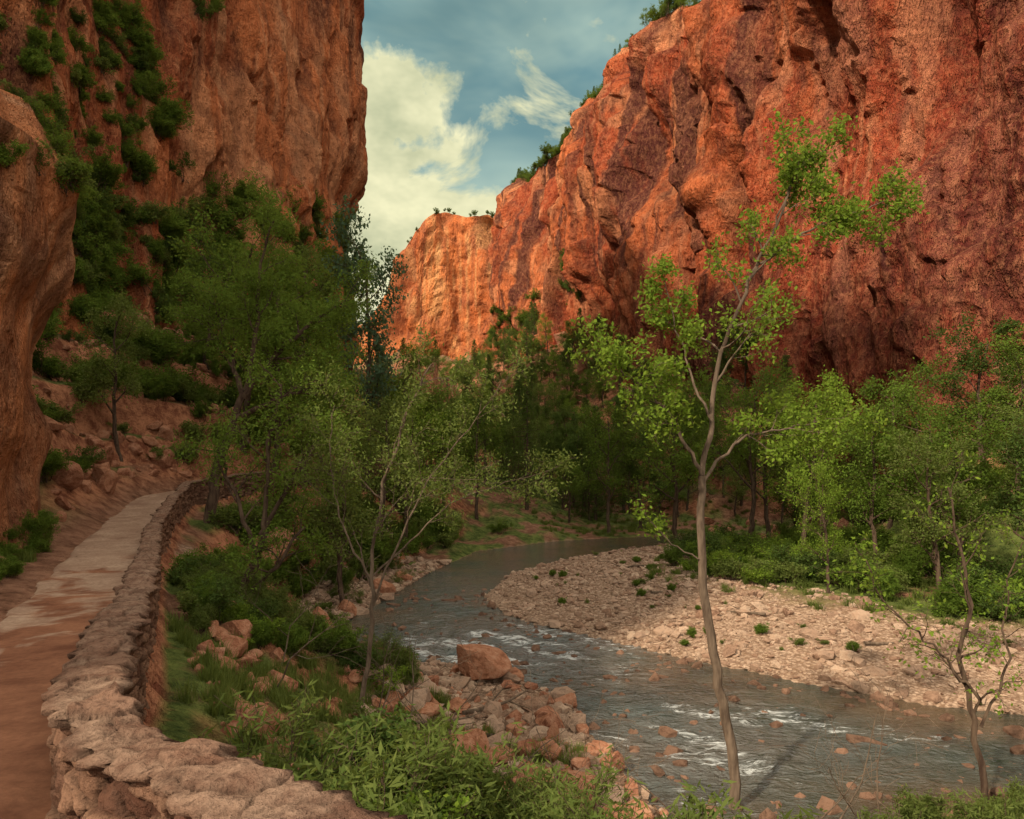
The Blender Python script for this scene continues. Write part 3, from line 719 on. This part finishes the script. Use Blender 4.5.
b.limb([(3.75,13.5,7.2),(3.4,13.8,8.2),(3.1,13.9,9.3),(2.95,13.9,10.0)],.028,.008,q,6,1.1,1,.5,.05)
b.limb([(3.62,13.5,4.6),(3.0,13.3,4.9),(2.3,13.2,5.6)],.018,.006,q,3,.7,2,.4,.05)
b.leaves(4,.10,.095,.055,.5);b.obj('box_elder_tree',bk_grey,lf_bright)
b=Veg(62);q=dict(maxl=4,wig=.16,trop=.03,kids=[5,4,4,3],ang=(25,55),lr=(.45,.75),leafl=3,tw=.8)
z0=hz(-3.05,14.3)
b.limb([(-3.05,14.3,z0-.3),(-2.9,14.3,z0+1),(-2.75,14.3,3.4),(-2.8,14.3,4.7),(-2.5,14.3,6.2),(-2.05,14.3,7.5),(-1.6,14.3,8.4)],.06,.015,q,10,1.9,1,.4,.05,True)
b.limb([(-2.75,14.3,3.6),(-2.2,14.0,5.0),(-1.5,13.9,6.3),(-.7,13.8,7.2),(-.2,13.8,8.0)],.028,.008,q,9,1.8,1,.3,.05)
b.limb([(-2.75,14.3,4.2),(-1.9,14.5,5.0),(-1.0,14.6,5.8),(0.2,14.6,6.1),(1.0,14.6,6.4)],.02,.006,q,7,1.5,1,.3,.05)
b.limb([(-2.8,14.3,4.0),(-3.4,14.3,5.2),(-3.7,14.5,6.5),(-3.6,14.6,7.6)],.026,.008,q,9,1.7,1,.3,.05)
b.leaves(5,.12,.08,.03,.5);b.obj('willow_tree',bk_grey,lf_olive)
def bigtree(name,seed,limbs,trunk,r,q,per,sig,ll,lw,bark,leaf,num=9,klen=3.2):
    b=Veg(seed);b.limb(trunk,r,r*.55,q,2,klen*.6,2,.6,.06,True)
    for L in limbs: b.limb(L,r*.5,.03,q,num,klen,1,.25,.08)
    b.leaves(per,sig,ll,lw,.5);return b.obj(name,bark,leaf)
q=dict(maxl=4,wig=.14,trop=.02,kids=[6,5,5,4],ang=(30,62),lr=(.4,.68),leafl=3,tw=1.4)
z0=hz(-12.2,29.3)
bigtree('leaning_cottonwood_tree',63,[[(-10.7,29,9.3),(-10.2,28.8,12),(-10,28.6,14.5),(-9.4,28.5,16)],[(-10.8,29,9.),(-9,28.4,11),(-7.4,28.2,12.2),(-6.2,28,12.8)],[(-10.8,29,9.),(-11.8,29.6,11.5),(-12.6,30,13.5)],[(-11.1,29,8.2),(-8.8,27.8,9.0),(-6.4,27.3,9.6)]],
  [(-12.4,29.3,z0-.3),(-12,29.2,6.2),(-11.3,29,7.8),(-10.8,29,9.2)],.24,q,9,.20,.13,.05,bk_dark,lf_mid,9,3.4)
z0=hz(-6.2,16.4)
q2=dict(maxl=4,wig=.15,trop=.03,kids=[5,4,4,4],ang=(30,60),lr=(.4,.68),leafl=3,tw=1.)
bigtree('bank_willow_tree',64,[[(-5.6,16.3,5.2),(-5.5,16.2,7),(-5.2,16.2,8.2)],[(-5.7,16.3,4.8),(-4.8,16,6.2),(-4.0,15.8,7.2)],[(-5.8,16.3,4.4),(-6.4,16.5,5.8),(-6.8,16.6,6.8)],[(-6.0,16.4,3.4),(-5.2,16.2,4.2),(-4.6,16,5.0)]],
  [(-6.25,16.4,z0-.3),(-6.0,16.4,z0+1.2),(-5.75,16.3,4.0),(-5.6,16.3,5.2)],.11,q2,5,.14,.09,.035,bk_dark,lf_mid,7,2.2)
b=Veg(65);q=dict(maxl=4,wig=.2,trop=.01,kids=[4,4,4,3],ang=(30,65),lr=(.45,.8),leafl=3,tw=.9)
z0=hz(8.9,13.2)
b.limb([(8.8,13.2,z0-.3),(8.5,13.2,1.6),(8.3,13.3,3.0),(8.45,13.3,4.3),(8.1,13.2,5.3),(8.0,13.2,6.0)],.07,.015,q,9,1.6,1,.3,.08,True)
b.limb([(8.6,13.2,2.0),(7.9,13.1,2.9),(7.2,13.0,3.4),(6.6,13.0,4.2),(6.2,13.0,5.0)],.03,.008,q,8,1.3,1,.2,.08)
b.limb([(8.6,13.2,1.6),(9.1,13.2,2.6),(9.0,13.2,4.0),(9.3,13.1,5.0)],.03,.01,q,7,1.4,1,.2,.08)
b.A=b.A[::3];b.leaves(3,.10,.09,.05,.5);b.obj('twiggy_maple_tree',bk_dark,lf_bright)
b=Veg(66);q=dict(maxl=3,wig=.2,trop=.03,kids=[5,4,3],ang=(25,60),lr=(.45,.8),leafl=9,tw=1.1)
for (x,y,dx,dy,L) in [(5.6,12.6,.5,.2,2.6),(6.4,12.2,-.7,.1,2.2),(3.2,12.9,-.6,.2,1.8),(-.3,12.6,.3,.2,2.3),(-1.2,13.6,-.4,.1,2.),(.6,12.8,.8,.1,1.9),(1.0,12.2,-.2,.1,2.1),(-2,12,.2,.1,2.),(-3,15.5,.6,0,2.1),(6,11.8,.2,.4,2.2),(4.6,12.,.9,.2,2.2),(-4,12,.5,.1,2.),(-4.5,14,-.4,.2,2.2),(-2.5,10.5,.6,.2,1.6),(-1.5,15.5,.9,.1,1.8)]:
    b.grow(Vector((x,y,max(hz(x,y),0)-.05)),Vector((dx,dy,.75)),L,.018,1,q)
b.L=None;b.obj('dead_branches',bk_grey,lf_dark)
for i,(x,y,a,L) in enumerate([(6,31,.4,2.6),(9.5,27,2.6,2.2),(3.2,33,1.2,1.8),(11.5,23.5,.2,2.8),(-1.2,17.6,.5,2.2),(-2.2,20.2,2.2,1.8),(6.8,37,2.9,2.6),(-.4,15.6,2.7,2.2),(-2.6,14.2,.2,2.0)]):
    b=Veg(90+i);q=dict(maxl=3,wig=.16,trop=-.02,kids=[3,3,2],ang=(25,60),lr=(.3,.55),leafl=9,tw=1.5)
    b.grow(Vector((x,y,hz(x,y)+.12)),Vector((math.cos(a),math.sin(a),.06)),L,.06,1,q);b.obj('driftwood',bk_grey,lf_dark)

# ------------------------------------------------------------ sky, sun, camera
S=Vector((-.55,-.58,.62)).normalized()
w=bpy.data.worlds.new('World');scene.world=w;w.use_nodes=True;nt=w.node_tree;nt.nodes.clear()
class WT(NT):
    def __init__(s): s.t=nt
M=WT()
out=M.n('ShaderNodeOutputWorld');bg=M.n('ShaderNodeBackground',{'Strength':.15})
nt.links.new(bg.outputs[0],out.inputs[0])
sky=M.n('ShaderNodeTexSky');sky.sky_type='NISHITA';sky.sun_disc=False
sky.sun_elevation=math.asin(S.z);sky.sun_rotation=math.atan2(S.x,S.y)
D=M.n('ShaderNodeTexCoord').outputs['Generated'];xyz=M.n('ShaderNodeSeparateXYZ',{'Vector':D}).outputs
base=M.mix(.86,sky.outputs[0],(.95,2.05,2.2))
str_=M.noise(M.map(D,(1,1,2.2),(0,0,0),(0,.5,0)),3.2,4,.6,.5)
c=M.mix(M.ramp(str_,.38,.64),base,(2.6,3.6,3.2))
c=M.mix(M.ramp(M.noise(M.map(D,(1,1,2),(4,2,0)),2.6,2,.5,.4),.46,.66,0,.85),c,(.5,1.2,1.4))
def blob(cx,cy,cz,r,amp=1):
    v=M.n('ShaderNodeVectorMath',{0:D,1:Vector((cx,cy,cz)).normalized()},operation='DISTANCE').outputs['Value']
    return M.ramp(v,r,0,0,amp)
bl=M.math('MAXIMUM',blob(-.17,1,.27,.24),M.math('MAXIMUM',blob(-.03,1,.29,.20),blob(-.155,1,.50,.09,.9)))
cn=M.noise(M.map(D,(1,1,1.2),(1,3,2)),7,6,.6,.35)
cf=M.math('ADD',bl,M.ramp(cn,.3,.7,-.55,.4))
ccol=M.mix(M.ramp(M.noise(M.map(D,(1,1,1.6),(2,2,2)),9,4,.6),.35,.65),(3.6,3.8,2.4),(6.2,6.0,3.8))
c=M.mix(M.ramp(cf,.16,.38),c,ccol)
ov=M.math('MAXIMUM',M.ramp(xyz[2],.60,.85),M.ramp(xyz[1],.2,-.35))
c=M.mix(M.math('MULTIPLY',ov,.9),c,(14.0,12.8,10.8))  # unseen sky overhead and behind the camera, brightened as added fill light
nt.links.new(c,bg.inputs[0])
sl=bpy.data.lights.new('sun','SUN');sl.energy=4.9;sl.angle=math.radians(2);sl.color=(1,.84,.64)
so=bpy.data.objects.new('sun',sl);scene.collection.objects.link(so);so.rotation_euler=S.to_track_quat('Z','Y').to_euler()
cam=bpy.data.cameras.new('camera');co=bpy.data.objects.new('camera',cam);scene.collection.objects.link(co)
co.location=(0,0,6.5);co.rotation_euler=(math.radians(90),0,0);cam.sensor_width=36;cam.lens=25.3;cam.shift_y=.049;cam.clip_end=3000;cam.clip_start=.05
scene.camera=co
print('objects',len(bpy.data.objects))
